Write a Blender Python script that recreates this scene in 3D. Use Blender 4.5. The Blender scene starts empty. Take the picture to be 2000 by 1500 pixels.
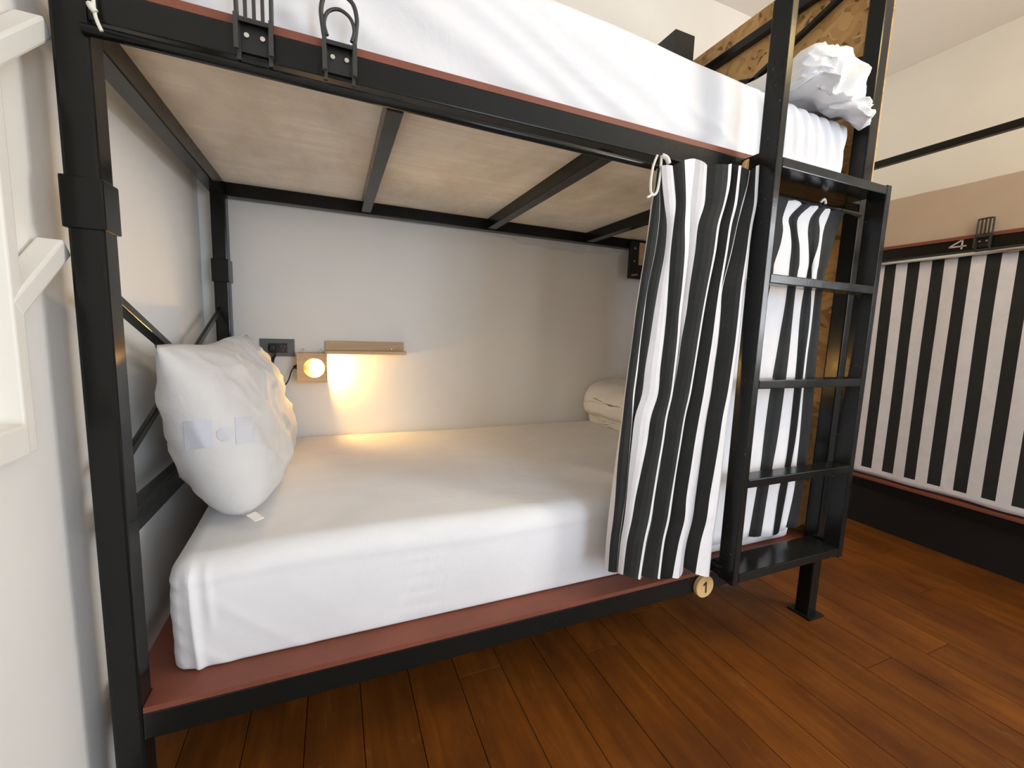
import bpy, bmesh, math, random
from mathutils import Vector, Matrix, noise
from math import pi, sin, cos, radians
random.seed(7)
sc = bpy.context.scene
COL = sc.collection

# ------------------------------------------------------------------ camera, world, light, exposure
cam_d = bpy.data.cameras.new('camera')
cam = bpy.data.objects.new('camera', cam_d); COL.objects.link(cam)
cam_d.sensor_fit = 'HORIZONTAL'; cam_d.sensor_width = 36.0
cam_d.lens = 36.0 * 833.136 / 2000.0
cam_d.clip_start = 0.02
_r = Vector((0.92257172, -0.38430191, 0.03425598)); _u = Vector((0.01532472, 0.12521527, 0.99201123)); _f = Vector((0.38552118, 0.91467654, -0.12140938))
m = Matrix.Identity(4)
for i in range(3):
    m[i][0] = _r[i]; m[i][1] = _u[i]; m[i][2] = -_f[i]
m.translation = Vector((0.38851629, -0.92539232, 1.02098404))
cam.matrix_world = m
sc.camera = cam

w = bpy.data.worlds.new('world'); sc.world = w; w.use_nodes = True
w.node_tree.nodes['Background'].inputs[0].default_value = (0.62, 0.75, 1.0, 1)
w.node_tree.nodes['Background'].inputs[1].default_value = 1.2

def area(name, loc, rot, sx, sy, power, color):
    d = bpy.data.lights.new(name, 'AREA'); d.shape = 'RECTANGLE'; d.size = sx; d.size_y = sy
    d.energy = power; d.color = color
    o = bpy.data.objects.new(name, d); COL.objects.link(o); o.location = loc; o.rotation_euler = rot
    return o
# daylight entering through the room's two windows, behind the camera and at the right
area('window_daylight', (1.80, -3.13, 1.15), (radians(90), 0, 0), 1.05, 1.90, 41, (0.70, 0.84, 1.0))
area('window_daylight', (3.78, -2.15, 1.50), (0, radians(90), 0), 1.25, 1.05, 70, (0.95, 0.97, 1.0))

# warm ceiling lamp of the room, above and behind the camera's right
cd = bpy.data.lights.new('ceiling_lamp_light', 'POINT'); cd.energy = 24.0; cd.color = (1.0, 0.72, 0.28); cd.shadow_soft_size = 0.12
co = bpy.data.objects.new('ceiling_lamp_light', cd); COL.objects.link(co); co.location = (2.50, -1.05, 2.50)
vs = sc.view_settings
vs.view_transform = 'Standard'; vs.look = 'None'; vs.gamma = 1.0; vs.use_curve_mapping = False
vs.exposure = -0.03
sc.cycles.max_bounces = 10; sc.cycles.diffuse_bounces = 7; sc.cycles.glossy_bounces = 4
sc.cycles.sample_clamp_indirect = 6.0
sc.cycles.use_denoising = True

# ------------------------------------------------------------------ helpers
def link(o): COL.objects.link(o); return o
def tag(o, label=None, cat=None, group=None, kind=None):
    if label: o['label'] = label
    if cat: o['category'] = cat
    if group: o['group'] = group
    if kind: o['kind'] = kind
    return o
def empty(name, loc, label, cat, group=None):
    o = bpy.data.objects.new(name, None); link(o); o.location = loc; o.empty_display_size = 0.05
    return tag(o, label, cat, group)

class MB:
    def __init__(s): s.bm = bmesh.new()
    def box(s, x0, x1, y0, y1, z0, z1, mat=0, bevel=0.0):
        vs_ = [s.bm.verts.new((x, y, z)) for x in (x0, x1) for y in (y0, y1) for z in (z0, z1)]
        fs = [(0,1,3,2),(4,6,7,5),(0,4,5,1),(2,3,7,6),(0,2,6,4),(1,5,7,3)]
        ff = []
        for f in fs:
            q = s.bm.faces.new([vs_[i] for i in f]); q.material_index = mat; ff.append(q)
        if bevel:
            es = list({e for f in ff for e in f.edges})
            bmesh.ops.bevel(s.bm, geom=es, offset=bevel, segments=2, affect='EDGES', profile=0.6)
        return s
    def bar(s, p, q, wd, dp, up=(0,0,1), mat=0, bevel=0.0):
        p = Vector(p); q = Vector(q); d = (q-p); L = d.length; d.normalize()
        a = d.cross(Vector(up)); a.normalize(); b = a.cross(d)
        n0 = len(s.bm.verts)
        vs_ = []
        for t in (p, q):
            for sa, sb in ((-1,-1),(1,-1),(1,1),(-1,1)):
                vs_.append(s.bm.verts.new(t + a*sa*wd/2 + b*sb*dp/2))
        ff = []
        for f in [(0,1,2,3),(7,6,5,4),(0,4,5,1),(1,5,6,2),(2,6,7,3),(3,7,4,0)]:
            q_ = s.bm.faces.new([vs_[i] for i in f]); q_.material_index = mat; ff.append(q_)
        if bevel:
            es = list({e for f in ff for e in f.edges})
            bmesh.ops.bevel(s.bm, geom=es, offset=bevel, segments=2, affect='EDGES', profile=0.6)
        return s
    def tube(s, pts, r, n=12, mat=0, cap=True):
        pts = [Vector(p) for p in pts]; rings = []
        prev = None
        for i, p in enumerate(pts):
            t = (pts[min(i+1, len(pts)-1)] - pts[max(i-1, 0)]).normalized()
            if prev is None:
                a = t.orthogonal().normalized()
            else:
                a = (prev - t*prev.dot(t)).normalized()
            prev = a; b = t.cross(a)
            rr = r[i] if isinstance(r, (list, tuple)) else r
            rings.append([s.bm.verts.new(p + (a*cos(2*pi*k/n) + b*sin(2*pi*k/n))*rr) for k in range(n)])
        for A, B in zip(rings, rings[1:]):
            for k in range(n):
                f = s.bm.faces.new((A[k], A[(k+1)%n], B[(k+1)%n], B[k])); f.material_index = mat; f.smooth = True
        if cap:
            f = s.bm.faces.new(list(reversed(rings[0]))); f.material_index = mat
            f = s.bm.faces.new(rings[-1]); f.material_index = mat
        return s
    def disc(s, c, axis, r, t, n=40, mat=0, bevel=0.002):
        c = Vector(c); d = Vector(axis).normalized()
        prof = [(-t/2, r-bevel), (-t/2+bevel, r), (t/2-bevel, r), (t/2, r-bevel)]
        a = d.orthogonal().normalized(); b = d.cross(a)
        rings = [[s.bm.verts.new(c + d*h + (a*cos(2*pi*k/n)+b*sin(2*pi*k/n))*rr) for k in range(n)] for h, rr in prof]
        for A, B in zip(rings, rings[1:]):
            for k in range(n):
                f = s.bm.faces.new((A[k], A[(k+1)%n], B[(k+1)%n], B[k])); f.material_index = mat
        f = s.bm.faces.new(list(reversed(rings[0]))); f.material_index = mat
        f = s.bm.faces.new(rings[-1]); f.material_index = mat
        return s
    def sphere(s, c, r, u=16, v=10, mat=0):
        g = bmesh.ops.create_uvsphere(s.bm, u_segments=u, v_segments=v, radius=r, matrix=Matrix.Translation(Vector(c)))
        for vv in g['verts']:
            for f in vv.link_faces: f.smooth = True; f.material_index = mat
        return s
    def grid(s, P, mat=0, smooth=True, closed=False, uv=None):
        V = [[s.bm.verts.new(p) for p in row] for row in P]
        nj = len(V[0])
        for i in range(len(V)-1):
            for j in range(nj if closed else nj-1):
                k = (j+1) % nj
                f = s.bm.faces.new((V[i][j], V[i][k], V[i+1][k], V[i+1][j])); f.smooth = smooth
                f.material_index = mat(i, j) if callable(mat) else mat
        return V
    def prism(s, poly, origin, ax, ay, depth, mat=0):
        # poly in 2-D (ax, ay directions), extruded by depth along ax x ay
        o = Vector(origin); ax = Vector(ax); ay = Vector(ay); n = ax.cross(ay).normalized()
        A = [s.bm.verts.new(o + ax*p[0] + ay*p[1]) for p in poly]
        B = [s.bm.verts.new(o + ax*p[0] + ay*p[1] + n*depth) for p in poly]
        k = len(poly)
        f = s.bm.faces.new(list(reversed(A))); f.material_index = mat
        f = s.bm.faces.new(B); f.material_index = mat
        for i in range(k):
            f = s.bm.faces.new((A[i], A[(i+1)%k], B[(i+1)%k], B[i])); f.material_index = mat
        return s
    def build(s, name, mats, parent=None):
        me = bpy.data.meshes.new(name)
        bmesh.ops.recalc_face_normals(s.bm, faces=s.bm.faces)
        s.bm.to_mesh(me); s.bm.free()
        for mm in (mats if isinstance(mats, (list, tuple)) else [mats]): me.materials.append(mm)
        o = bpy.data.objects.new(name, me); link(o)
        if parent is not None:
            o.parent = parent
            o.matrix_parent_inverse = Matrix.Translation(world_loc(parent)).inverted()
        return o
def world_loc(o):
    v = Vector(o.location)
    if o.parent is not None:
        v = o.parent_world if hasattr(o, 'parent_world') else v
    return v if o.parent is None else Vector((0, 0, 0))

# ------------------------------------------------------------------ materials
def new_mat(name):
    mt = bpy.data.materials.new(name); mt.use_nodes = True
    nt = mt.node_tree; b = nt.nodes['Principled BSDF']
    return mt, nt, b
def N(nt, t, **kw):
    n = nt.nodes.new(t)
    for k, v in kw.items():
        if k == 'inp':
            for a, c in v.items(): n.inputs[a].default_value = c
        else: setattr(n, k, v)
    return n
def ramp(nt, stops):
    n = nt.nodes.new('ShaderNodeValToRGB'); e = n.color_ramp.elements
    while len(e) < len(stops): e.new(0.5)
    for i, (p, c) in enumerate(stops): e[i].position = p; e[i].color = (*c, 1)
    return n
def coords(nt, scale=(1,1,1), rot=(0,0,0)):
    tc = N(nt, 'ShaderNodeTexCoord'); mp = N(nt, 'ShaderNodeMapping')
    mp.inputs['Scale'].default_value = scale; mp.inputs['Rotation'].default_value = rot
    nt.links.new(tc.outputs['Object'], mp.inputs['Vector'])
    return mp
def bump(nt, b, height, strength=0.2, dist=0.01):
    bp = N(nt, 'ShaderNodeBump', inp={'Strength': strength, 'Distance': dist})
    nt.links.new(height, bp.inputs['Height']); nt.links.new(bp.outputs[0], b.inputs['Normal'])

def mat_plain(name, col, rough=0.6, metal=0.0, var=0.0, scale=8, bmp=0.0, bscale=60):
    mt, nt, b = new_mat(name)
    b.inputs['Roughness'].default_value = rough; b.inputs['Metallic'].default_value = metal
    mp = coords(nt)
    nz = N(nt, 'ShaderNodeTexNoise', inp={'Scale': scale, 'Detail': 5}); nt.links.new(mp.outputs[0], nz.inputs['Vector'])
    r = ramp(nt, [(0.3, tuple(c*(1-var) for c in col)), (0.7, tuple(min(1, c*(1+var)) for c in col))])
    nt.links.new(nz.outputs['Fac'], r.inputs[0]); nt.links.new(r.outputs[0], b.inputs['Base Color'])
    if bmp:
        n2 = N(nt, 'ShaderNodeTexNoise', inp={'Scale': bscale, 'Detail': 4}); nt.links.new(mp.outputs[0], n2.inputs['Vector'])
        bump(nt, b, n2.outputs['Fac'], bmp, 0.004)
    return mt

def mat_metal(name='black_enamel', chip=0.775):
    mt, nt, b = new_mat(name)
    mp = coords(nt)
    n1 = N(nt, 'ShaderNodeTexNoise', inp={'Scale': 90, 'Detail': 6, 'Roughness': 0.7}); nt.links.new(mp.outputs[0], n1.inputs['Vector'])
    r = ramp(nt, [(0.0, (0.008, 0.0085, 0.008)), (chip, (0.009, 0.0095, 0.0085)), (chip+0.03, (0.16, 0.15, 0.13))])
    nt.links.new(n1.outputs['Fac'], r.inputs[0]); nt.links.new(r.outputs[0], b.inputs['Base Color'])
    n2 = N(nt, 'ShaderNodeTexNoise', inp={'Scale': 14, 'Detail': 4}); nt.links.new(mp.outputs[0], n2.inputs['Vector'])
    r2 = ramp(nt, [(0.3, (0.14,)*3), (0.7, (0.26,)*3)]); nt.links.new(n2.outputs['Fac'], r2.inputs[0])
    nt.links.new(r2.outputs[0], b.inputs['Roughness'])
    n3 = N(nt, 'ShaderNodeTexNoise', inp={'Scale': 130, 'Detail': 3}); nt.links.new(mp.outputs[0], n3.inputs['Vector'])
    bump(nt, b, n3.outputs['Fac'], 0.06, 0.002)
    b.inputs['Specular IOR Level'].default_value = 0.22
    return mt

def mat_wood(name, c0, c1, axis='Y', rough=0.4, scale=1.0, rand=True, blotch=None, spec=0.4, scuff=None):
    mt, nt, b = new_mat(name)
    sx = {'X': (1.2, 14, 14), 'Y': (14, 1.2, 14), 'Z': (14, 14, 1.2)}[axis]
    mp = coords(nt, tuple(s*scale for s in sx))
    oi = N(nt, 'ShaderNodeObjectInfo')
    add = N(nt, 'ShaderNodeVectorMath', operation='ADD'); mul = N(nt, 'ShaderNodeMath', operation='MULTIPLY', inp={1: 37.0})
    nt.links.new(oi.outputs['Random'], mul.inputs[0]); nt.links.new(mp.outputs[0], add.inputs[0]); nt.links.new(mul.outputs[0], add.inputs[1])
    n1 = N(nt, 'ShaderNodeTexNoise', inp={'Scale': 2.2, 'Detail': 8, 'Roughness': 0.62, 'Distortion': 0.6}); nt.links.new(add.outputs[0], n1.inputs['Vector'])
    r = ramp(nt, [(0.28, c0), (0.72, c1)]); nt.links.new(n1.outputs['Fac'], r.inputs[0])
    col = r.outputs[0]
    if rand:
        hs = N(nt, 'ShaderNodeHueSaturation'); mr = N(nt, 'ShaderNodeMapRange', inp={3: 0.85, 4: 1.15})
        nt.links.new(oi.outputs['Random'], mr.inputs[0]); nt.links.new(mr.outputs[0], hs.inputs['Value']); nt.links.new(col, hs.inputs['Color']); col = hs.outputs[0]
    if blotch:
        mp2 = coords(nt, (3, 1.6, 3)); n2 = N(nt, 'ShaderNodeTexNoise', inp={'Scale': 1.7, 'Detail': 5, 'Roughness': 0.6}); nt.links.new(mp2.outputs[0], n2.inputs['Vector'])
        r2 = ramp(nt, [(0.42, (0, 0, 0)), (0.7, (1, 1, 1))]); nt.links.new(n2.outputs['Fac'], r2.inputs[0])
        mx = N(nt, 'ShaderNodeMix', data_type='RGBA'); nt.links.new(r2.outputs[0], mx.inputs[0]); nt.links.new(col, mx.inputs[6]); mx.inputs[7].default_value = (*blotch, 1); col = mx.outputs[2]
    if scuff:
        mp3 = coords(nt, (22, 5, 5)); n3 = N(nt, 'ShaderNodeTexNoise', inp={'Scale': 1.6, 'Detail': 9, 'Roughness': 0.72, 'Distortion': 1.2}); nt.links.new(mp3.outputs[0], n3.inputs['Vector'])
        r3 = ramp(nt, [(0.60, (0, 0, 0)), (0.74, (0.55, 0.55, 0.55))]); nt.links.new(n3.outputs['Fac'], r3.inputs[0])
        m3 = N(nt, 'ShaderNodeMix', data_type='RGBA'); nt.links.new(r3.outputs[0], m3.inputs[0]); nt.links.new(col, m3.inputs[6]); m3.inputs[7].default_value = (*scuff, 1); col = m3.outputs[2]
        r4 = ramp(nt, [(0.3, (rough-0.10,)*3), (0.7, (rough+0.14,)*3)]); nt.links.new(n3.outputs['Fac'], r4.inputs[0]); nt.links.new(r4.outputs[0], b.inputs['Roughness'])
    nt.links.new(col, b.inputs['Base Color'])
    b.inputs['Roughness'].default_value = rough
    bump(nt, b, n1.outputs['Fac'], 0.15, 0.002)
    b.inputs['Specular IOR Level'].default_value = spec
    return mt

def mat_osb():
    mt, nt, b = new_mat('osb_board')
    tc = N(nt, 'ShaderNodeTexCoord')
    nd = N(nt, 'ShaderNodeTexNoise', inp={'Scale': 9.0, 'Detail': 2}); nt.links.new(tc.outputs['Object'], nd.inputs['Vector'])
    sc_ = N(nt, 'ShaderNodeVectorMath', operation='SCALE', inp={3: 0.10}); nt.links.new(nd.outputs['Color'], sc_.inputs[0])
    ad = N(nt, 'ShaderNodeVectorMath', operation='ADD'); nt.links.new(tc.outputs['Object'], ad.inputs[0]); nt.links.new(sc_.outputs[0], ad.inputs[1])
    outs = []
    for rt, scl in (((0.55, 0, 0), (16, 42, 15)), ((-0.9, 0, 0), (16, 46, 13)), ((1.35, 0, 0), (16, 50, 16))):
        mp = N(nt, 'ShaderNodeMapping'); mp.inputs['Rotation'].default_value = rt
        m2 = N(nt, 'ShaderNodeMapping'); m2.inputs['Scale'].default_value = scl
        nt.links.new(ad.outputs[0], mp.inputs['Vector']); nt.links.new(mp.outputs[0], m2.inputs['Vector'])
        v = N(nt, 'ShaderNodeTexVoronoi', inp={'Scale': 1.0, 'Randomness': 1.0}); nt.links.new(m2.outputs[0], v.inputs['Vector'])
        se = N(nt, 'ShaderNodeSeparateColor'); nt.links.new(v.outputs['Color'], se.inputs[0]); outs.append(se)
    # the flake that lies on top at each place is the one with the highest random value
    mx = N(nt, 'ShaderNodeMath', operation='MAXIMUM'); nt.links.new(outs[0].outputs[0], mx.inputs[0]); nt.links.new(outs[1].outputs[0], mx.inputs[1])
    mx2 = N(nt, 'ShaderNodeMath', operation='MAXIMUM'); nt.links.new(mx.outputs[0], mx2.inputs[0]); nt.links.new(outs[2].outputs[0], mx2.inputs[1])
    r = ramp(nt, [(0.25, (0.16, 0.070, 0.020)), (0.42, (0.36, 0.19, 0.065)), (0.70, (0.47, 0.265, 0.095)), (1.0, (0.56, 0.345, 0.145))])
    nt.links.new(mx2.outputs[0], r.inputs[0]); nt.links.new(r.outputs[0], b.inputs['Base Color'])
    b.inputs['Roughness'].default_value = 0.55; b.inputs['Specular IOR Level'].default_value = 0.3
    bump(nt, b, mx2.outputs[0], 0.25, 0.003)
    return mt

def mat_cloth(name, col, weave=900, wrinkle=0.25, wscale=5.0, sheen=0.1, wr=(1, 1, 1), rough=0.85, var=0.04):
    mt, nt, b = new_mat(name)
    mp = coords(nt, wr); mp0 = coords(nt)
    n1 = N(nt, 'ShaderNodeTexNoise', inp={'Scale': wscale, 'Detail': 6, 'Roughness': 0.55, 'Distortion': 0.8}); nt.links.new(mp.outputs[0], n1.inputs['Vector'])
    n2 = N(nt, 'ShaderNodeTexNoise', inp={'Scale': weave, 'Detail': 2}); nt.links.new(mp0.outputs[0], n2.inputs['Vector'])
    ma = N(nt, 'ShaderNodeMath', operation='MULTIPLY_ADD', inp={1: 0.02}); nt.links.new(n2.outputs['Fac'], ma.inputs[0]); nt.links.new(n1.outputs['Fac'], ma.inputs[2])
    r = ramp(nt, [(0.3, tuple(c*(1-var) for c in col)), (0.7, tuple(min(1, c*(1+var)) for c in col))])
    nt.links.new(n1.outputs['Fac'], r.inputs[0]); nt.links.new(r.outputs[0], b.inputs['Base Color'])
    bump(nt, b, ma.outputs[0], wrinkle, 0.02)
    b.inputs['Roughness'].default_value = rough; b.inputs['Sheen Weight'].default_value = sheen
    return mt

def mat_emit(name, col, strength):
    mt, nt, b = new_mat(name)
    b.inputs['Base Color'].default_value = (*col, 1)
    b.inputs['Emission Color'].default_value = (*col, 1); b.inputs['Emission Strength'].default_value = strength
    return mt

M_metal = mat_metal()
M_worn = mat_metal('worn_black_enamel', 0.655)
M_wall = mat_plain('white_plaster', (0.83, 0.815, 0.775), 0.75, var=0.025, scale=3, bmp=0.10, bscale=45)
M_ceil = mat_plain('ceiling_paint', (0.86, 0.83, 0.785), 0.8, var=0.015, scale=2)
M_floor = mat_wood('floor_plank', (0.10, 0.030, 0.004), (0.185, 0.058, 0.008), 'Y', 0.42, 1.0, True, (0.075, 0.022, 0.005), 0.15, (0.26, 0.105, 0.030))
M_sub = mat_plain('floor_gap', (0.02, 0.008, 0.004), 0.8)
M_board = mat_plain('red_brown_paint', (0.185, 0.052, 0.027), 0.55, var=0.15, scale=6, bmp=0.08)
M_ply = mat_wood('whitewashed_ply', (0.74, 0.70, 0.62), (0.88, 0.85, 0.79), 'X', 0.75, 1.3, False, (0.60, 0.555, 0.475), 0.3)
M_osb = mat_osb()
M_sheet = mat_cloth('white_sheet', (0.74, 0.745, 0.765), wrinkle=0.22, wscale=4.0, wr=(1.0, 1.4, 1.0))
M_pillow = mat_cloth('white_pillowcase', (0.60, 0.595, 0.59), wrinkle=0.25, wscale=7.0)
M_tan_shade = mat_cloth('tan_shaded_sheet', (0.47, 0.37, 0.275), wrinkle=0.15, wscale=5)  # tan color stands in for shade on the right-hand bunk's upper mattress
M_duvet = mat_cloth('white_duvet', (0.76, 0.765, 0.77), wrinkle=0.5, wscale=7.0, rough=0.6)
M_cwhite = mat_cloth('curtain_white', (0.68, 0.668, 0.675), weave=700, wrinkle=0.12, wscale=14, var=0.05)
M_cblack = mat_cloth('curtain_black', (0.0105, 0.0112, 0.0102), weave=700, wrinkle=0.12, wscale=14, var=0.25, sheen=0.02)
M_shelf = mat_wood('pine_wood', (0.50, 0.33, 0.18), (0.66, 0.48, 0.30), 'X', 0.6, 1.0, False)
M_disc = mat_wood('disc_wood', (0.62, 0.38, 0.14), (0.74, 0.50, 0.23), 'Z', 0.55, 1.0, False)
M_ink = mat_plain('black_ink', (0.015, 0.014, 0.013), 0.6)
M_grayplate = mat_plain('gray_plastic', (0.115, 0.12, 0.125), 0.45)
M_blackplastic = mat_plain('black_plastic', (0.012, 0.011, 0.010), 0.4)
M_steel = mat_plain('steel', (0.6, 0.58, 0.54), 0.3, metal=1.0)
M_whitepaint = mat_plain('white_gloss_paint', (0.80, 0.78, 0.72), 0.5, var=0.01)
M_string = mat_plain('white_string', (0.72, 0.70, 0.62), 0.8)
M_number = mat_plain('pale_number', (0.55, 0.50, 0.44), 0.6)
M_bulb = mat_emit('bulb_glow', (1.0, 0.62, 0.24), 26.0)
M_glass = mat_plain('window_glass', (0.8, 0.85, 0.9), 0.05)
M_blue = mat_cloth('faint_blue_print', (0.535, 0.555, 0.615), wrinkle=0.15, wscale=7.0)
M_blue2 = mat_cloth('pale_blue_print', (0.55, 0.56, 0.60), wrinkle=0.15, wscale=7.0)
M_hook = mat_plain('hook_iron', (0.030, 0.030, 0.028), 0.42, bmp=0.08, bscale=200)
M_hook_dark = mat_plain('hook_plate', (0.006, 0.006, 0.006), 0.5)

# ------------------------------------------------------------------ the room
XL, XR, YB, YF, ZC = -0.05, 3.84, 0.985, -3.2, 2.80
o = MB().box(XL-0.1, XR+0.1, YF-0.1, YB+0.1, -0.08, -0.012).build('floor', M_sub); tag(o, kind='structure')
FLOOR = o
def child(o, parent):
    o.parent = parent; o.matrix_parent_inverse = parent.matrix_world.inverted(); return o
# planks run front to back; each one is an object
PW = 0.1355
k0 = int(math.floor((XL - 1.122)/PW)); x = 1.122 + k0*PW
i = 0
while x < XR:
    xa, xb = max(x, XL), min(x+PW, XR)
    if xb - xa > 0.02:
        y = YF; cut = random.uniform(0.5, 1.9)
        while y < YB - 0.01:
            ye = min(YB, y + cut)
            if YB - ye < 0.3: ye = YB
            g = 0.0009
            mb = MB(); mb.box(xa+g, xb-g, y+g, ye-g, -0.012, random.uniform(-0.0008, 0.0), bevel=0.0012)
            p = mb.build('plank', M_floor); p.parent = FLOOR
            y = ye; cut = random.uniform(1.5, 2.6)
    x += PW; i += 1

tag(MB().box(XL-0.1, XL, YF-0.1, YB+0.1, -0.012, ZC).build('wall_left', M_wall), kind='structure')
tag(MB().box(XL, XR, YB, YB+0.1, -0.012, ZC).build('wall_back', M_wall), kind='structure')
mb = MB(); WR = (-2.70, -1.60)
mb.box(XR, XR+0.1, YF-0.1, WR[0], -0.012, ZC); mb.box(XR, XR+0.1, WR[1], YB+0.1, -0.012, ZC)
mb.box(XR, XR+0.1, WR[0], WR[1], -0.012, 0.85); mb.box(XR, XR+0.1, WR[0], WR[1], 2.15, ZC)
tag(mb.build('wall_right', M_wall), kind='structure')
tag(MB().box(XL-0.1, XR+0.1, YF-0.1, YB+0.1, ZC, ZC+0.1).build('ceiling', M_ceil), kind='structure')
# front wall behind the camera with two window openings
mb = MB()
W1 = (1.25, 2.35); WZ = (0.16, 2.15)
for xa, xb in ((XL, W1[0]), (W1[1], XR)): mb.box(xa, xb, YF-0.1, YF, -0.012, ZC)
mb.box(W1[0], W1[1], YF-0.1, YF, -0.012, WZ[0]); mb.box(W1[0], W1[1], YF-0.1, YF, WZ[1], ZC)
tag(mb.build('wall_front', M_wall), kind='structure')
fr = MB()
for a, b_ in ((W1[0], W1[0]+0.04), (W1[1]-0.04, W1[1]), (1.78, 1.82)): fr.box(a, b_, YF-0.07, YF-0.03, WZ[0], WZ[1])
for a, b_ in ((WZ[0], WZ[0]+0.04), (WZ[1]-0.04, WZ[1])): fr.box(W1[0], W1[1], YF-0.07, YF-0.03, a, b_)
tag(fr.build('window_1', M_whitepaint), kind='structure')
fr = MB()
for a, b_ in ((WR[0], WR[0]+0.04), (WR[1]-0.04, WR[1]), (-2.17, -2.13)): fr.box(XR+0.03, XR+0.07, a, b_, 0.85, WZ[1])
for a, b_ in ((0.85, 0.89), (WZ[1]-0.04, WZ[1])): fr.box(XR+0.03, XR+0.07, WR[0], WR[1], a, b_)
tag(fr.build('window_2', M_whitepaint), kind='structure')

# ------------------------------------------------------------------ front bunk bed
BED = empty('bunk_bed', (1.015, 0.48, 0), 'black steel bunk bed with ladder, white mattresses and open striped curtain', 'bunk bed')
def bp(mb, name, mat, parent=None):
    o = mb.build(name, mat); o.parent = parent or BED
    root = BED
    o.matrix_parent_inverse = Matrix.Translation(-Vector(root.location)) if parent is None else Matrix.Identity(4)
    return o
def sub(mb, name, mat, part): 
    o = mb.build(name, mat); o.parent = part; o.matrix_parent_inverse = Matrix.Identity(4)
    # part itself is already offset by its own inverse: its matrix_world is identity
    return o
PX, PY, BL, BW = 0.046, 0.05, 2.055, 0.963
ZT = 2.34
for ix, (xa, xb) in enumerate(((0, PX), (BL-PX, BL))):
    for iy, (ya, yb) in enumerate(((0, PY), (BW-PY, BW))):
        top = ZT
        p = bp(MB().box(xa, xb, ya, yb, 0.006, top, bevel=0.005), 'post', M_metal)
        if ix == 0:
            e = 0.0045
            sub(MB().box(xa-e, xb+e, ya-e, yb+e, 1.162, 1.243, bevel=0.003), 'sleeve', M_metal, p)
        sub(MB().box(xa-0.018, xb+0.018, ya-0.02, yb+0.015, 0.0, 0.007, bevel=0.0015), 'foot_plate', M_metal, p)
# lower frame
bp(MB().box(PX, BL-PX, 0, 0.045, 0.226, 0.281, bevel=0.003), 'rail', M_metal)
bp(MB().box(PX, BL-PX, BW-0.045, BW, 0.226, 0.281, bevel=0.003), 'rail', M_metal)
for xa in (0.003, BL-PX+0.003): bp(MB().box(xa, xa+0.04, PY, BW-PY, 0.226, 0.281, bevel=0.003), 'rail', M_metal)
def board(z0, z1):
    poly = [(0.047, 0.001), (BL-0.047, 0.001), (BL-0.047, 0.052), (BL-0.003, 0.052), (BL-0.003, BW-0.052), (BL-0.047, BW-0.052), (BL-0.047, BW-0.001), (0.047, BW-0.001), (0.047, BW-0.052), (0.003, BW-0.052), (0.003, 0.052), (0.047, 0.052)]
    mb = MB(); mb.prism(poly, (0, 0, z0), (1, 0, 0), (0, 1, 0), z1-z0); return bp(mb, 'bed_board', M_board)
board(0.281, 0.293)
# upper frame
bp(MB().box(PX, BL-PX, 0, 0.05, 1.478, 1.527, bevel=0.003), 'rail', M_metal)
bp(MB().box(PX, BL-PX, BW-0.045, BW, 1.4625, 1.527, bevel=0.003), 'rail', M_metal)
for xa in (0.002, BL-PX+0.002): bp(MB().box(xa, xa+0.042, PY, BW-PY, 1.4625, 1.527, bevel=0.003), 'rail', M_metal)
bp(MB().box(0.044, BL-0.044, 0.05, BW-0.045, 1.5085, 1.527), 'ply_panel', M_ply)
board(1.527, 1.541)
for xa, xb in ((0.498, 0.533), (1.020, 1.060), (1.525, 1.567)):
    bp(MB().box(xa, xb, 0.05, BW-0.043, 1.4665, 1.5085, bevel=0.002), 'slat', M_metal)
# end rails and crossing braces
for xe in (0.008, BL-0.038):
    right = xe > 1                    # the lower bunk's right end has the chipboard only
    for za, zb in ((0.614, 0.664), (1.862, 1.912), (2.257, 2.292)):
        if right and za < 1: continue
        bp(MB().box(xe, xe+0.03, PY, BW-PY, za, zb, bevel=0.003), 'end_rail', M_metal)
    for z0, z1 in ((0.735, 1.066), (1.955, 2.245)):
        if right and z0 < 1: continue
        xm = xe+0.014
        bp(MB().bar((xm, PY, z1), (xm, BW-PY, z0), 0.022, 0.017, bevel=0.002), 'brace', M_metal)
        bp(MB().bar((xm-0.006, PY, z0), (xm-0.006, BW-PY, z1), 0.010, 0.017, bevel=0.002), 'brace', M_metal)
o = bp(MB().box(BL+0.001, BL+0.014, 0.006, BW-0.002, 0.215, 2.385), 'end_panel', M_osb); tag(o, 'brown chipboard end panel')
# curtain rod below the front beam
bp(MB().tube([(0.040, -0.002, 1.4615), (0.7, -0.002, 1.4535), (2.010, -0.002, 1.445)], 0.0085, 16), 'curtain_rod', M_metal)
# ladder
for xa, zt in ((1.462, 1.90), (1.957, 1.506)):
    bp(MB().box(xa, xa+0.024, -0.1, -0.045, 0.298, zt, bevel=0.003), 'ladder_stile', M_worn)
bp(MB().box(1.4865, 1.9565, -0.1, -0.001, 1.476, 1.502, bevel=0.003), 'ladder_rung', M_worn)
for zt in (1.202, 0.910, 0.621):
    bp(MB().box(1.4865, 1.9565, -0.1, -0.046, zt-0.025, zt, bevel=0.0025), 'ladder_rung', M_worn)
bp(MB().box(1.4865, 1.9565, -0.1, -0.001, 0.304, 0.332, bevel=0.003), 'ladder_rung', M_worn)
bp(MB().box(1.39, 1.52, -0.098, -0.06, 1.905, 1.935, bevel=0.003), 'handrail', M_metal)
bp(MB().box(1.464, 1.484, -0.047, 0.002, 1.478, 1.526, bevel=0.002), 'bracket', M_metal)
bp(MB().box(1.464, 1.484, -0.047, 0.002, 0.304, 0.278+0.05, bevel=0.002), 'bracket', M_metal)
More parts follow.
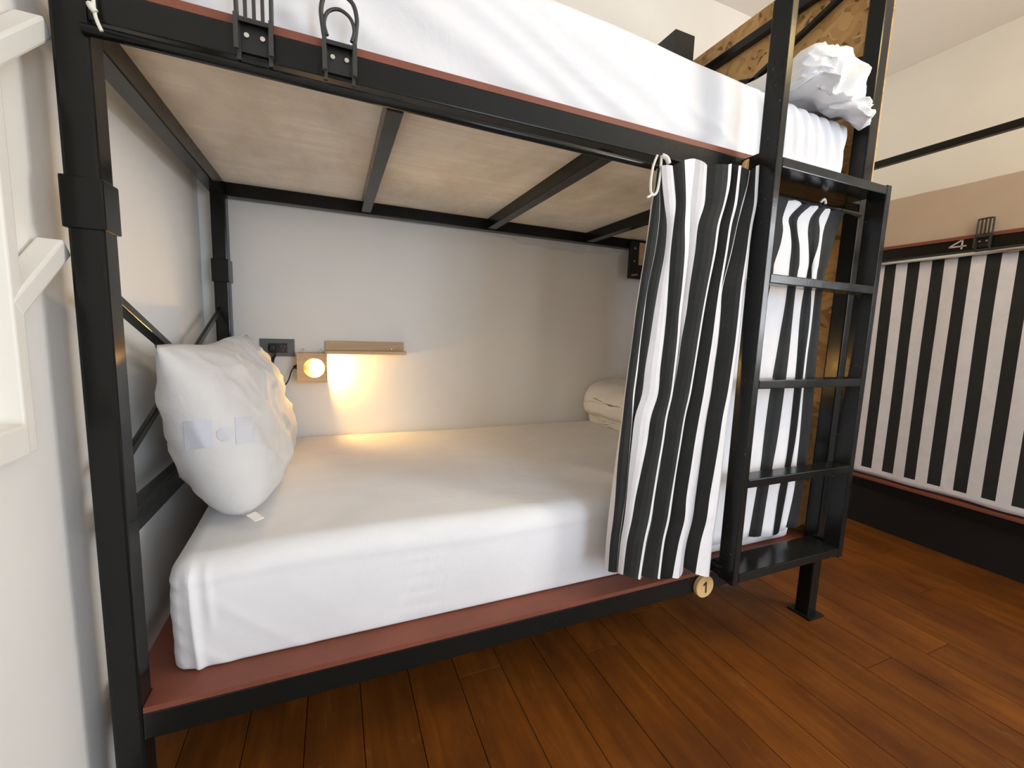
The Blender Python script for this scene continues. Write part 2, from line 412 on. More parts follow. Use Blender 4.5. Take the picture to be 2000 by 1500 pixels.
bp(MB().box(1.9805, 2.015, -0.075, -0.0005, 0.308, 0.332, bevel=0.002), 'bracket', M_metal)

# ------------------------------------------------------------------ soft things
def soft_box(x0, x1, y0, y1, z0, z1, r, nx, nc, disp=None, rb=None, fine=0):
    """rounded box as closed rings along x; disp(p, n) moves a point along its normal"""
    rb = r if rb is None else rb
    # constant counts: compute from the full ring
    xs = []
    for k in range(6): t = k/6*pi/2; xs.append((x0 + r*(1-cos(t)), r*(1-sin(t))))
    n = nx
    if fine:
        for k in range(fine): xs.append((x0+r+0.09*k/fine, 0.0))
        for k in range(n+1): xs.append((x0+r+0.09+(x1-x0-2*r-0.09)*k/n, 0.0))
    else:
        for k in range(n+1): xs.append((x0+r+(x1-x0-2*r)*k/n, 0.0))
    for k in range(5, -1, -1): t = k/6*pi/2; xs.append((x1 - r*(1-cos(t)), r*(1-sin(t))))
    def ring_fixed(inset, x):
        q = inset*(rb/r)
        a, b, c, d = y0+inset, y1-inset, z0+q*0.5, z1-inset
        rt = max(r-inset*0.5, 0.006); rl = max(rb-q*0.5, 0.004)
        segs = [((a+rl, c), (b-rl, c)), ((b, c+rl), (b, d-rt)), ((b-rt, d), (a+rt, d)), ((a, d-rt), (a, c+rl))]
        cen = [(b-rl, c+rl, -pi/2, rl), (b-rt, d-rt, 0, rt), (a+rt, d-rt, pi/2, rt), (a+rl, c+rl, pi, rl)]
        P = []
        for s, ce, n_ in zip(segs, cen, CN):
            for k in range(n_):
                t = k/n_; P.append(Vector((x, s[0][0]+(s[1][0]-s[0][0])*t, s[0][1]+(s[1][1]-s[0][1])*t)))
            for k in range(6):
                t = ce[2]+pi/2*k/6; P.append(Vector((x, ce[0]+ce[3]*cos(t), ce[1]+ce[3]*sin(t))))
        return P
    wy, wz = (y1-y0-2*r), (z1-z0-2*r)
    CN = [max(3, int(nc*q/(2*wy+2*wz))) for q in (wy, wz, wy, wz)]
    rows = [ring_fixed(ins, x) for x, ins in xs]
    # cap rows shrink towards the centre of the end faces
    def shrink(row, f, x):
        cy = (y0+y1)/2; cz = (z0+z1)/2
        return [Vector((x, cy+(p.y-cy)*f, cz+(p.z-cz)*f)) for p in row]
    rows = [shrink(rows[0], f, x0) for f in (0.02, 0.35, 0.65, 0.85)] + rows + [shrink(rows[-1], f, x1) for f in (0.85, 0.65, 0.35, 0.02)]
    if disp:
        cx, cy, cz = (x0+x1)/2, (y0+y1)/2, (z0+z1)/2
        out = []
        for row in rows: out.append([disp(p) for p in row])
        rows = out
    return rows
def nz(p, s, o=0.0): return noise.noise(Vector((p.x*s+o, p.y*s+o*1.3, p.z*s-o)))

def smooth(a, b, t):
    t = max(0.0, min(1.0, (t-a)/(b-a))); return t*t*(3-2*t)

# lower mattress
LM = (0.070, 1.97, 0.070, 0.978, 0.2935, 0.570)
def d_low(p):
    q = p.copy()
    # front face leans and bulges, top edge very round and soft
    f = smooth(0.20, 0.095, p.y)
    h = (p.z-LM[4])/(LM[5]-LM[4])
    q.y -= f*(0.010*sin(pi*max(0, min(1, h)))) 
    q.z += 0.010*nz(p, 2.2)*smooth(0.3, 0.6, h)
    q.z -= 0.022*smooth(0.42, 0.10, p.y)*smooth(0.5, 1.0, h)
    q.z -= 0.012*smooth(0.30, 0.06, p.x)*smooth(0.5, 1.0, h)
    # boxed corner of the fitted sheet: a standing seam with short folds behind it
    xs_ = 0.110 + 0.010*(1-h)
    q.y -= f*0.0075*math.exp(-((p.x-xs_)/0.008)**2)*smooth(1.0, 0.86, h)
    q.y += f*0.004*math.exp(-((p.x-xs_+0.012)/0.008)**2)*smooth(1.0, 0.86, h)
    q.y -= f*0.003*math.exp(-((p.x-xs_-0.030)/0.008)**2)*smooth(0.25, 0.5, h)*smooth(1.0, 0.9, h)
    c = smooth(xs_, xs_-0.02, p.x)*smooth(0.35, 0.09, p.y)
    q.y += c*0.0018*sin((p.z*0.9+p.x*1.6+p.y*0.8)*150)*smooth(0.0, 0.15, h)*smooth(1.0, 0.85, h)
    q.x += 0.0008*sin(p.z*50+p.y*18)*smooth(0.10, 0.075, p.x)
    # faint drag lines running down to the right from the seam
    d_ = (p.x-0.12) + (h-0.55)*0.30
    q.y -= f*0.0022*max(0, sin(d_*42))**4*smooth(0.75, 0.35, h)*smooth(0.55, 0.15, p.x)*smooth(0.10, 0.14, p.x)
    # soft tuck line along the top edge
    q.y -= f*0.003*math.exp(-((h-0.80-0.02*sin(p.x*6))/0.05)**2)
    # gathered pleats half way along the front face
    for xc, a in ((0.58, 0.0016), (0.98, 0.0008)):
        q.y += f*a*sin(p.z*170)*math.exp(-((p.x-xc)/0.05)**2)*smooth(0.85, 0.4, h)
    return q
mb = MB(); mb.grid(soft_box(*LM, 0.042, 120, 190, d_low, 0.012, 30), closed=True)
o = mb.build('mattress', M_sheet); tag(o, 'lower bunk mattress under a smooth white fitted sheet', 'mattress')

# upper mattress: soft diagonal folds on its front face
UM = (0.10, 1.978, 0.045, 0.955, 1.5415, 1.815)
def d_up(p):
    q = p.copy(); h = (p.z-UM[4])/(UM[5]-UM[4])
    f = smooth(0.13, 0.045, p.y)
    if p.z > UM[4]+0.004:
        # broad drape folds that run from the upper left down to the lower right
        s = p.x + h*0.62 + 0.05*nz(p, 3.0, 9.0)
        v = 0.0
        for sc_, wd, am in ((0.44, 0.035, 0.008), (0.60, 0.05, 0.007), (0.86, 0.07, 0.013), (1.03, 0.035, 0.010), (1.16, 0.05, 0.012), (1.36, 0.06, 0.007), (1.52, 0.03, 0.008)):
            dd = (s-sc_)/wd
            v += am*math.exp(-dd*dd)
        q.y -= f*v*smooth(0.0, 0.12, h)*smooth(1.05, 0.55, h)
        q.y -= f*0.010*sin(pi*max(0, min(1, h)))
        q.y -= f*0.004*nz(p, 6.0, 3.0)
        q.y += f*smooth(1.50, 1.62, p.x)*0.0055*sin((p.x+h*0.05)*118+1.5*nz(p, 3.0, 5.0))*smooth(0.02, 0.3, h)
        q.y -= f*0.014*math.exp(-((p.x-1.555-0.03*(1-h))/0.022)**2)*smooth(1.1, 0.6, h)
        q.y -= f*smooth(0.45, 0.2, p.x)*0.005*sin(p.x*75+4*h)
    q.z += 0.012*nz(p, 2.5, 7.0)*smooth(0.4, 0.9, h)
    q.z -= 0.045*smooth(0.7, 1.9, p.x)*smooth(0.3, 1.0, h)
    q.z -= 0.015*smooth(0.2, 0.05, p.y)*smooth(0.6, 1.0, h)
    return q
mb = MB(); mb.grid(soft_box(*UM, 0.036, 230, 150, d_up, 0.012), closed=True)
UMAT = mb.build('mattress', M_sheet); tag(UMAT, 'upper bunk mattress under a white sheet with soft diagonal folds', 'mattress')
# strip of loose sheet hanging behind the back beam
P = []
for k in range(41):
    x_ = 1.05 + 0.80*k/40
    z_ = 1.4625 - 0.036*sin(pi*k/40)**0.8 - 0.006*sin(k*0.9)
    P.append([Vector((x_, 0.9675+0.003*sin(k*1.3), 1.53)), Vector((x_, 0.968+0.004*sin(k*1.1), z_))])
mb = MB(); mb.grid(P); o = mb.build('sheet_hem', M_sheet); o.parent = UMAT; tag(o, 'loose sheet hem drooping under the back beam')

# pillow leaning on the crossed braces at the left end
def pillow_mesh(A, B, C, D, th, nu=56, nv=44, pinch=0.10, seed=0.0):
    A, B, C, D = map(Vector, (A, B, C, D))
    nrm = (D-A).cross(B-A).normalized()
    front, back = [], []
    for j in range(nv+1):
        rf, rb = [], []
        v = j/nv
        for i_ in range(nu+1):
            u = i_/nu
            uu, vv = 2*u-1, 2*v-1
            # pinched edges
            kk = 0.30 - 0.26*smooth(0.45, 0.9, v)
            a_u = uu*math.sqrt(1-kk*vv*vv/2); a_v = vv*math.sqrt(1-kk*uu*uu/2)
            iu = 0.5+0.5*a_u; iv = 0.5+0.5*a_v
            iv -= 0.035*smooth(0.7, 1.0, v)*math.exp(-((u-0.42)/0.22)**2)
            p = A*(1-iu)*(1-iv) + B*iu*(1-iv) + C*iu*iv + D*(1-iu)*iv
            pu = (max(0, 1-abs(uu)**3.2))**0.5
            if uu < 0:
                bl = smooth(0.95, 0.45, v); pu = pu*(1-bl) + (max(0, 1-abs(uu)**7))**0.5*bl
            prof = pu * (max(0, 1-abs(vv)**(3.4 if vv < 0 else 2.3)))**(0.45 if vv < 0 else 0.7)
            wr = 0.010*noise.noise(Vector((u*6+seed, v*5, 1.7)))+0.007*noise.noise(Vector((u*13, v*11+seed, 4.2)))
            wr += 0.009*(1-min(1, abs(noise.noise(Vector((u*5+1.3*v, v*4-u*2+seed, 9.1))))*5))
            e = min(1, (1-max(abs(uu), abs(vv)))*6)
            t = th*prof
            pf = p - nrm*(t*0.54 + wr*e); pk = p + nrm*(t*0.54 + wr*e)
            for q_ in (pf, pk): q_.z = max(q_.z, 0.568 + 0.012*abs(noise.noise(Vector((u*9, v*9, 0)))))
            pk.x = max(pk.x, 0.036)
            rf.append(pf); rb.append(pk)
        front.append(rf); back.append(rb)
    return front, back, nrm
fr, bk, nrm = pillow_mesh((0.196, 0.172, 0.546), (0.195, 0.945, 0.545), (0.115, 0.795, 0.982), (0.056, 0.140, 0.972), 0.18, seed=2.2)
# folds running down from the far top corner, and the case's flap seam near the front
def fold(rows):
    for j, row in enumerate(rows):
        v = j/(len(rows)-1)
        for i_, p in enumerate(row):
            u = i_/(len(row)-1)
            for uc, a in ((0.80, 0.016), (0.92, 0.012), (0.64, 0.009)):
                d = (u - (uc - 0.20*(1-v)))/0.03
                p -= nrm*(-a*math.exp(-d*d)*smooth(0.55, 0.95, v)*smooth(1.02, 0.97, v))
            d = (u - 0.10 - 0.13*(1-v))/0.012
            p -= nrm*(0.004*math.exp(-d*d)*smooth(0.35, 0.5, v)*smooth(1.0, 0.96, v))
            d = (v - 0.10 - 0.05*sin(u*5))/0.03
            p -= nrm*(0.006*math.exp(-d*d)*smooth(0.0, 0.2, u)*smooth(1.0, 0.8, u))
    return rows
fr = fold(fr)
mb = MB(); mb.grid(fr); mb.grid(bk)
bmesh.ops.remove_doubles(mb.bm, verts=mb.bm.verts, dist=0.0006)
PIL = mb.build('pillow', M_pillow)
PILF = fr
tag(PIL, 'plump white pillow standing on edge against the crossed braces, lower bunk', 'pillow')
# faint blue print showing through the case, as thin flat print on the surface
def patch(u0, u1, v0, v1, n=8, off=0.0012):
    rows = []
    for j in range(n+1):
        r_ = []
        for i_ in range(n+1):
            u = (u0+(u1-u0)*i_/n)*(len(fr[0])-1); v = (v0+(v1-v0)*j/n)*(len(fr)-1)
            a, b_ = min(int(u), len(fr[0])-2), min(int(v), len(fr)-2); fu, fv = u-a, v-b_
            p = fr[b_][a]*(1-fu)*(1-fv)+fr[b_][a+1]*fu*(1-fv)+fr[b_+1][a+1]*fu*fv+fr[b_+1][a]*(1-fu)*fv
            r_.append(p - nrm*off)
        rows.append(r_)
    return rows
def pil_part(rows, name, mat, label):
    mb = MB(); mb.grid(rows); o = mb.build(name, mat); o.parent = PIL; tag(o, label); return o
# the print is laid onto the pillow's surface along the surface's own facing direction
from mathutils.bvhtree import BVHTree
_tree = BVHTree.FromPolygons([v.co for v in PIL.data.vertices], [tuple(p.vertices) for p in PIL.data.polygons])
PC = Vector((0.150, 0.20, 0.772)); PD = Vector((-0.20, 0.97, -0.20)).normalized()
PW_ = PD.cross(Vector((0, 0, 1))).normalized(); PH_ = PW_.cross(PD).normalized()
def laid(a, b_):
    o_ = PC + PW_*a + PH_*b_ - PD*0.5
    hit = _tree.ray_cast(o_, PD)
    return (hit[0] - PD*0.0012) if hit[0] is not None else (PC + PW_*a + PH_*b_)
def laid_grid(a0, a1, b0, b1, n=10): return [[laid(a0+(a1-a0)*i_/n, b0+(b1-b0)*j/n) for i_ in range(n+1)] for j in range(n+1)]
pil_part(laid_grid(-0.064, -0.016, -0.030, 0.030), 'print', M_blue, 'faint blue print showing through the pillowcase')
pil_part(laid_grid(0.028, 0.066, -0.030, 0.032), 'print', M_blue2, 'faint blue print showing through the pillowcase')
pil_part([[laid(0.009+0.016*k/5*cos(2*pi*a_/20), -0.004+0.016*k/5*sin(2*pi*a_/20)) for a_ in range(21)] for k in range(6)], 'print', M_blue2, 'faint blue print showing through the pillowcase')
tg = MB(); tg.bar((0.205, 0.182, 0.5790), (0.226, 0.158, 0.5715), 0.022, 0.002, up=(0.2, -0.3, 1), bevel=0.0006)
o = tg.build('care_tag', M_whitepaint); o.parent = PIL

# ------------------------------------------------------------------ folded duvet, lower bunk
def d_duv(seed, amp):
    def f(p):
        q = p.copy()
        v = Vector((nz(p, 7, seed), nz(p, 7, seed+5), nz(p, 7, seed+9)))
        q += v*amp
        q += Vector((0, 0, 1))*0.010*nz(p, 16, seed)
        return q
    return f
mb = MB()
mb.grid(soft_box(1.615, 1.965, 0.085, 0.955, 0.568, 0.632, 0.028, 24, 70, d_duv(1.0, 0.010)), closed=True)
def d_top(p):
    q = d_duv(4.0, 0.018)(p); t = smooth(1.80, 1.56, p.x); q.z -= 0.035*t*smooth(0.66, 0.78, p.z); return q
mb.grid(soft_box(1.560, 2.000, 0.075, 0.965, 0.618, 0.800, 0.075, 30, 80, d_top), closed=True)
o = mb.build('duvet', M_duvet); tag(o, 'white duvet folded across the foot of the lower bunk behind the curtain', 'duvet')

# crumpled duvet bundle, upper bunk: a roll along y whose front end is gathered in radial creases
rows = []
n_r, n_a = 54, 96
cx0, cz0 = 1.815, 1.822
for j in range(n_r+1):
    t = j/n_r
    row = []
    for a_ in range(n_a):
        th = 2*pi*a_/n_a
        if t < 0.34:                                   # front end cap, from its gathered centre outwards
            s = t/0.34
            rad = s**0.85
            yy = 0.012 - 0.060*(1-(1-s)**2)*0.0 - 0.045*sin(pi*min(1, s*0.95))**0.8
            cre = 0.016*sin(th*9+1.2*sin(th*2))*sin(pi*min(1, s))*(0.4+0.6*s) + 0.009*sin(th*17+s*6)*s
            yy += cre
        else:
            s = (t-0.34)/0.66
            rad = 1.0 - 0.05*sin(s*9) - 0.55*smooth(0.9, 1.0, s)
            yy = 0.035 + 0.78*s
        ca, sa = cos(th), sin(th)
        ex = 0.168*rad*(abs(ca)**0.85)*(1 if ca > 0 else -1)
        ez = 0.074*rad*(abs(sa)**0.85)*(1 if sa > 0 else -1)
        # gathered centre sits low; lobes on the right droop
        p = Vector((cx0 + ex + 0.0*(1-rad), yy, cz0 + ez - 0.055*(1-rad)))
        lobe = smooth(0.2, 0.9, ca)*smooth(0.45, 0.05, yy)
        p.z -= 0.085*lobe*(0.3+0.7*rad); p.x += 0.012*lobe*rad
        p.z = max(p.z, 1.775 - 0.13*smooth(0.075, 0.0, yy)*smooth(1.72, 1.93, p.x))
        amp = 0.018*min(1, rad*1.5)
        p += Vector((nz(p, 9, 2.0), 0.6*nz(p, 9, 6.0), nz(p, 9, 11.0)))*amp
        rr = abs(nz(p, 15, 3.0)); p += Vector((0, -1, 0.6))*0.012*(1-min(1, rr*4))*min(1, rad*2)
        row.append(p)
    rows.append(row)
mb = MB(); mb.grid(rows, closed=True); o = mb.build('duvet', M_duvet)
tag(o, 'crumpled white duvet bundled on the upper bunk beside the chipboard panel', 'duvet')

# ------------------------------------------------------------------ curtains
LC=[
[(1.150,-0.012,1.442),(1.141,-0.025,1.436),(1.144,-0.030,1.439),(1.148,-0.025,1.441),(1.145,-0.034,1.442),(1.172,-0.043,1.443),(1.197,-0.055,1.457),(1.253,-0.033,1.477),(1.281,-0.046,1.462),(1.336,-0.063,1.468),(1.377,-0.033,1.485),(1.376,-0.060,1.473),(1.410,-0.034,1.484),(1.436,-0.042,1.476),(1.445,-0.038,1.480),(1.434,-0.064,1.481),(1.473,-0.039,1.497)],
[(1.148,-0.012,1.402),(1.138,-0.026,1.396),(1.146,-0.031,1.396),(1.149,-0.026,1.398),(1.152,-0.035,1.396),(1.182,-0.044,1.398),(1.205,-0.057,1.398),(1.250,-0.034,1.412),(1.282,-0.047,1.413),(1.336,-0.064,1.416),(1.376,-0.034,1.431),(1.374,-0.061,1.423),(1.408,-0.035,1.436),(1.432,-0.043,1.438),(1.441,-0.038,1.440),(1.435,-0.066,1.431),(1.475,-0.040,1.445)],
[(1.140,-0.012,1.354),(1.133,-0.026,1.349),(1.151,-0.031,1.350),(1.155,-0.026,1.352),(1.162,-0.036,1.351),(1.190,-0.045,1.352),(1.210,-0.058,1.352),(1.248,-0.034,1.363),(1.281,-0.048,1.364),(1.327,-0.066,1.366),(1.365,-0.034,1.380),(1.369,-0.063,1.373),(1.405,-0.036,1.385),(1.418,-0.044,1.385),(1.428,-0.039,1.387),(1.435,-0.068,1.381),(1.475,-0.041,1.393)],
[(1.137,-0.012,1.303),(1.128,-0.027,1.299),(1.151,-0.032,1.301),(1.155,-0.027,1.302),(1.174,-0.036,1.302),(1.187,-0.046,1.302),(1.211,-0.059,1.302),(1.251,-0.035,1.312),(1.265,-0.049,1.311),(1.312,-0.067,1.313),(1.350,-0.035,1.324),(1.358,-0.064,1.319),(1.392,-0.036,1.329),(1.406,-0.045,1.329),(1.413,-0.040,1.331),(1.427,-0.069,1.327),(1.466,-0.041,1.337)],
[(1.131,-0.012,1.232),(1.121,-0.027,1.229),(1.145,-0.032,1.231),(1.149,-0.027,1.232),(1.173,-0.037,1.233),(1.183,-0.047,1.232),(1.216,-0.061,1.234),(1.252,-0.035,1.241),(1.261,-0.050,1.240),(1.305,-0.069,1.241),(1.344,-0.035,1.250),(1.350,-0.066,1.246),(1.384,-0.037,1.254),(1.393,-0.045,1.254),(1.401,-0.040,1.255),(1.421,-0.071,1.252),(1.460,-0.042,1.261)],
[(1.121,-0.012,1.148),(1.112,-0.027,1.146),(1.130,-0.033,1.147),(1.134,-0.027,1.148),(1.160,-0.038,1.148),(1.183,-0.048,1.149),(1.215,-0.062,1.150),(1.246,-0.036,1.155),(1.252,-0.051,1.154),(1.292,-0.070,1.155),(1.328,-0.036,1.161),(1.339,-0.067,1.159),(1.374,-0.038,1.164),(1.372,-0.046,1.163),(1.379,-0.041,1.164),(1.413,-0.072,1.164),(1.455,-0.043,1.169)],
[(1.114,-0.012,1.079),(1.104,-0.028,1.079),(1.123,-0.033,1.079),(1.129,-0.028,1.080),(1.152,-0.038,1.081),(1.183,-0.049,1.082),(1.211,-0.063,1.083),(1.241,-0.037,1.085),(1.247,-0.052,1.085),(1.281,-0.072,1.086),(1.318,-0.037,1.089),(1.333,-0.068,1.089),(1.369,-0.038,1.091),(1.359,-0.047,1.090),(1.380,-0.042,1.091),(1.410,-0.074,1.092),(1.454,-0.044,1.095)],
[(1.110,-0.012,1.009),(1.099,-0.028,1.009),(1.117,-0.034,1.010),(1.124,-0.028,1.010),(1.144,-0.039,1.011),(1.180,-0.050,1.012),(1.211,-0.064,1.013),(1.240,-0.037,1.013),(1.237,-0.053,1.014),(1.273,-0.073,1.015),(1.311,-0.037,1.015),(1.327,-0.070,1.016),(1.363,-0.039,1.016),(1.353,-0.048,1.016),(1.379,-0.043,1.017),(1.407,-0.075,1.018),(1.452,-0.045,1.018)],
[(1.103,-0.012,0.935),(1.092,-0.029,0.937),(1.112,-0.034,0.937),(1.121,-0.029,0.937),(1.135,-0.040,0.938),(1.175,-0.051,0.939),(1.206,-0.066,0.940),(1.235,-0.038,0.938),(1.231,-0.054,0.939),(1.264,-0.075,0.941),(1.302,-0.038,0.937),(1.319,-0.071,0.941),(1.357,-0.040,0.938),(1.347,-0.049,0.938),(1.374,-0.043,0.938),(1.400,-0.077,0.941),(1.448,-0.045,0.938)],
[(1.097,-0.012,0.867),(1.087,-0.029,0.870),(1.106,-0.035,0.871),(1.116,-0.029,0.870),(1.131,-0.040,0.871),(1.173,-0.052,0.872),(1.201,-0.067,0.873),(1.230,-0.039,0.868),(1.220,-0.055,0.871),(1.255,-0.076,0.873),(1.294,-0.039,0.867),(1.310,-0.073,0.871),(1.350,-0.040,0.865),(1.340,-0.050,0.867),(1.369,-0.044,0.866),(1.393,-0.078,0.870),(1.444,-0.046,0.864)],
[(1.094,-0.012,0.806),(1.084,-0.029,0.810),(1.107,-0.035,0.810),(1.115,-0.029,0.808),(1.113,-0.041,0.811),(1.154,-0.053,0.811),(1.189,-0.068,0.813),(1.218,-0.039,0.805),(1.208,-0.056,0.809),(1.242,-0.078,0.812),(1.281,-0.039,0.802),(1.301,-0.074,0.808),(1.342,-0.041,0.800),(1.331,-0.051,0.802),(1.360,-0.045,0.800),(1.381,-0.080,0.806),(1.437,-0.047,0.797)],
[(1.087,-0.012,0.736),(1.079,-0.030,0.742),(1.105,-0.036,0.741),(1.113,-0.030,0.739),(1.108,-0.042,0.743),(1.147,-0.054,0.743),(1.182,-0.069,0.745),(1.212,-0.040,0.735),(1.200,-0.057,0.740),(1.234,-0.079,0.743),(1.273,-0.040,0.730),(1.292,-0.075,0.738),(1.335,-0.042,0.727),(1.324,-0.052,0.730),(1.353,-0.046,0.726),(1.375,-0.081,0.734),(1.437,-0.048,0.721)],
[(1.081,-0.012,0.666),(1.076,-0.030,0.673),(1.104,-0.036,0.672),(1.111,-0.030,0.669),(1.105,-0.042,0.674),(1.135,-0.055,0.675),(1.172,-0.071,0.676),(1.203,-0.040,0.664),(1.195,-0.058,0.670),(1.225,-0.081,0.674),(1.265,-0.040,0.658),(1.284,-0.077,0.668),(1.329,-0.042,0.652),(1.318,-0.052,0.657),(1.349,-0.046,0.652),(1.366,-0.083,0.662),(1.436,-0.048,0.644)],
[(1.075,-0.012,0.588),(1.075,-0.031,0.595),(1.102,-0.037,0.595),(1.109,-0.031,0.591),(1.103,-0.043,0.597),(1.122,-0.055,0.599),(1.163,-0.072,0.600),(1.195,-0.041,0.585),(1.184,-0.059,0.593),(1.216,-0.082,0.598),(1.259,-0.041,0.577),(1.276,-0.078,0.589),(1.324,-0.043,0.570),(1.313,-0.053,0.575),(1.343,-0.047,0.569),(1.356,-0.084,0.582),(1.434,-0.049,0.559)],
[(1.071,-0.012,0.524),(1.073,-0.031,0.532),(1.096,-0.037,0.531),(1.104,-0.031,0.527),(1.099,-0.044,0.533),(1.114,-0.056,0.537),(1.155,-0.073,0.538),(1.189,-0.042,0.519),(1.180,-0.060,0.529),(1.208,-0.084,0.535),(1.253,-0.042,0.510),(1.274,-0.080,0.524),(1.322,-0.044,0.501),(1.311,-0.054,0.507),(1.338,-0.048,0.501),(1.350,-0.086,0.515),(1.429,-0.050,0.488)],
[(1.069,-0.012,0.458),(1.068,-0.031,0.467),(1.090,-0.038,0.467),(1.098,-0.031,0.462),(1.092,-0.044,0.470),(1.102,-0.057,0.475),(1.142,-0.075,0.476),(1.177,-0.042,0.455),(1.168,-0.061,0.465),(1.196,-0.085,0.473),(1.241,-0.042,0.444),(1.259,-0.081,0.460),(1.313,-0.044,0.433),(1.301,-0.055,0.440),(1.322,-0.049,0.433),(1.334,-0.087,0.450),(1.422,-0.051,0.418)],
[(1.069,-0.012,0.380),(1.067,-0.032,0.386),(1.089,-0.038,0.383),(1.096,-0.032,0.377),(1.089,-0.045,0.384),(1.096,-0.058,0.386),(1.131,-0.076,0.377),(1.166,-0.043,0.352),(1.156,-0.061,0.372),(1.188,-0.087,0.373),(1.235,-0.043,0.339),(1.246,-0.082,0.360),(1.311,-0.045,0.328),(1.300,-0.056,0.336),(1.316,-0.049,0.361),(1.323,-0.089,0.360),(1.421,-0.052,0.310)],
]
RC=[
[(1.472,-0.004,1.449),(1.545,-0.004,1.447),(1.658,-0.004,1.445),(1.719,-0.004,1.440),(1.760,-0.004,1.440),(1.799,-0.004,1.442),(1.836,-0.004,1.446),(1.857,-0.004,1.445),(1.937,-0.004,1.453)],
[(1.469,-0.007,1.366),(1.556,-0.001,1.379),(1.628,-0.012,1.386),(1.671,-0.001,1.394),(1.697,-0.012,1.395),(1.769,-0.001,1.406),(1.793,-0.012,1.407),(1.850,-0.002,1.417),(1.907,-0.011,1.422)],
[(1.467,-0.007,1.331),(1.553,0.000,1.342),(1.635,-0.012,1.350),(1.684,0.000,1.358),(1.699,-0.012,1.357),(1.764,0.000,1.367),(1.802,-0.012,1.370),(1.834,-0.002,1.375),(1.892,-0.010,1.381)],
[(1.469,-0.006,1.288),(1.548,0.001,1.298),(1.630,-0.012,1.305),(1.698,0.001,1.314),(1.716,-0.012,1.314),(1.777,0.001,1.322),(1.803,-0.012,1.323),(1.832,-0.001,1.328),(1.876,-0.010,1.331)],
[(1.468,-0.006,1.238),(1.544,0.002,1.246),(1.614,-0.011,1.251),(1.700,0.002,1.260),(1.726,-0.011,1.261),(1.791,0.002,1.269),(1.788,-0.011,1.267),(1.835,-0.000,1.272),(1.864,-0.009,1.274)],
[(1.469,-0.005,1.209),(1.545,0.002,1.217),(1.613,-0.011,1.221),(1.701,0.002,1.229),(1.723,-0.011,1.230),(1.787,0.002,1.236),(1.790,-0.011,1.235),(1.831,0.000,1.240),(1.856,-0.009,1.241)],
[(1.472,-0.004,1.129),(1.545,0.004,1.134),(1.602,-0.010,1.137),(1.703,0.004,1.143),(1.724,-0.010,1.144),(1.780,0.004,1.148),(1.804,-0.010,1.148),(1.833,0.002,1.151),(1.858,-0.008,1.152)],
[(1.475,-0.003,1.055),(1.549,0.005,1.058),(1.601,-0.010,1.060),(1.697,0.005,1.063),(1.725,-0.010,1.064),(1.782,0.005,1.066),(1.808,-0.010,1.067),(1.835,0.003,1.068),(1.865,-0.008,1.069)],
[(1.476,-0.002,0.965),(1.554,0.007,0.964),(1.602,-0.009,0.966),(1.691,0.007,0.966),(1.728,-0.009,0.967),(1.792,0.007,0.966),(1.808,-0.009,0.968),(1.834,0.004,0.967),(1.869,-0.007,0.968)],
[(1.475,-0.001,0.856),(1.554,0.009,0.853),(1.598,-0.008,0.854),(1.683,0.009,0.850),(1.727,-0.008,0.851),(1.799,0.009,0.847),(1.811,-0.008,0.849),(1.839,0.006,0.846),(1.879,-0.006,0.847)],
[(1.469,0.000,0.730),(1.554,0.011,0.722),(1.601,-0.007,0.724),(1.681,0.011,0.714),(1.723,-0.007,0.716),(1.804,0.011,0.707),(1.813,-0.007,0.710),(1.850,0.008,0.704),(1.886,-0.005,0.705)],
[(1.462,0.001,0.642),(1.550,0.012,0.631),(1.600,-0.007,0.632),(1.682,0.012,0.619),(1.714,-0.007,0.622),(1.803,0.012,0.608),(1.805,-0.007,0.614),(1.857,0.009,0.604),(1.886,-0.004,0.606)],
[(1.457,0.002,0.553),(1.551,0.014,0.537),(1.601,-0.006,0.539),(1.677,0.014,0.523),(1.706,-0.006,0.527),(1.789,0.014,0.510),(1.799,-0.006,0.516),(1.863,0.011,0.502),(1.887,-0.003,0.504)],
[(1.451,0.004,0.376),(1.545,0.016,0.364),(1.587,-0.005,0.376),(1.665,0.016,0.366),(1.697,-0.005,0.373),(1.787,0.016,0.350),(1.786,-0.005,0.375),(1.846,0.013,0.372),(1.881,-0.002,0.376)],
]
def densify(R_, sub_):
    # Catmull-Rom down the cloth so that folds bend smoothly
    out = []
    n = len(R_)
    for i_ in range(n-1):
        for s_ in range(sub_):
            t = s_/sub_; row = []
            for k in range(len(R_[0])):
                p0, p1, p2, p3 = (Vector(R_[max(0, min(n-1, q))][k]) for q in (i_-1, i_, i_+1, i_+2))
                row.append(0.5*((2*p1)+(p2-p0)*t+(2*p0-5*p1+4*p2-p3)*t*t+(3*p1-p0-3*p2+p3)*t**3))
            out.append(row)
    out.append([Vector(p) for p in R_[-1]])
    return out
def cross(R_, n_):
    out = []
    for row in R_:
        r2 = []
        for a, b_ in zip(row, row[1:]):
            for s_ in range(n_):
                t = s_/n_; p = a.lerp(b_, t); p = p + Vector((0, -0.006*sin(pi*t)*min(1.0, (b_-a).length/0.04), 0)); r2.append(p)
        r2.append(row[-1]); out.append(r2)
    return out
lcol = [0,1,0,1,0,1,0,0,1,0,1,0,1,0,1,0]
lmat = lambda i_, j: lcol[j//3]
mb = MB(); mb.grid(cross(densify(LC, 4), 3), mat=lmat, smooth=False)
CUR = mb.build('curtain', [M_cwhite, M_cblack])
so = CUR.modifiers.new('thickness', 'SOLIDIFY'); so.thickness = 0.0012; so.offset = 0
tag(CUR, 'black and white striped curtain bunched open left of the ladder', 'curtain')
rcol = [0,1,0,1,0,1,0,1]
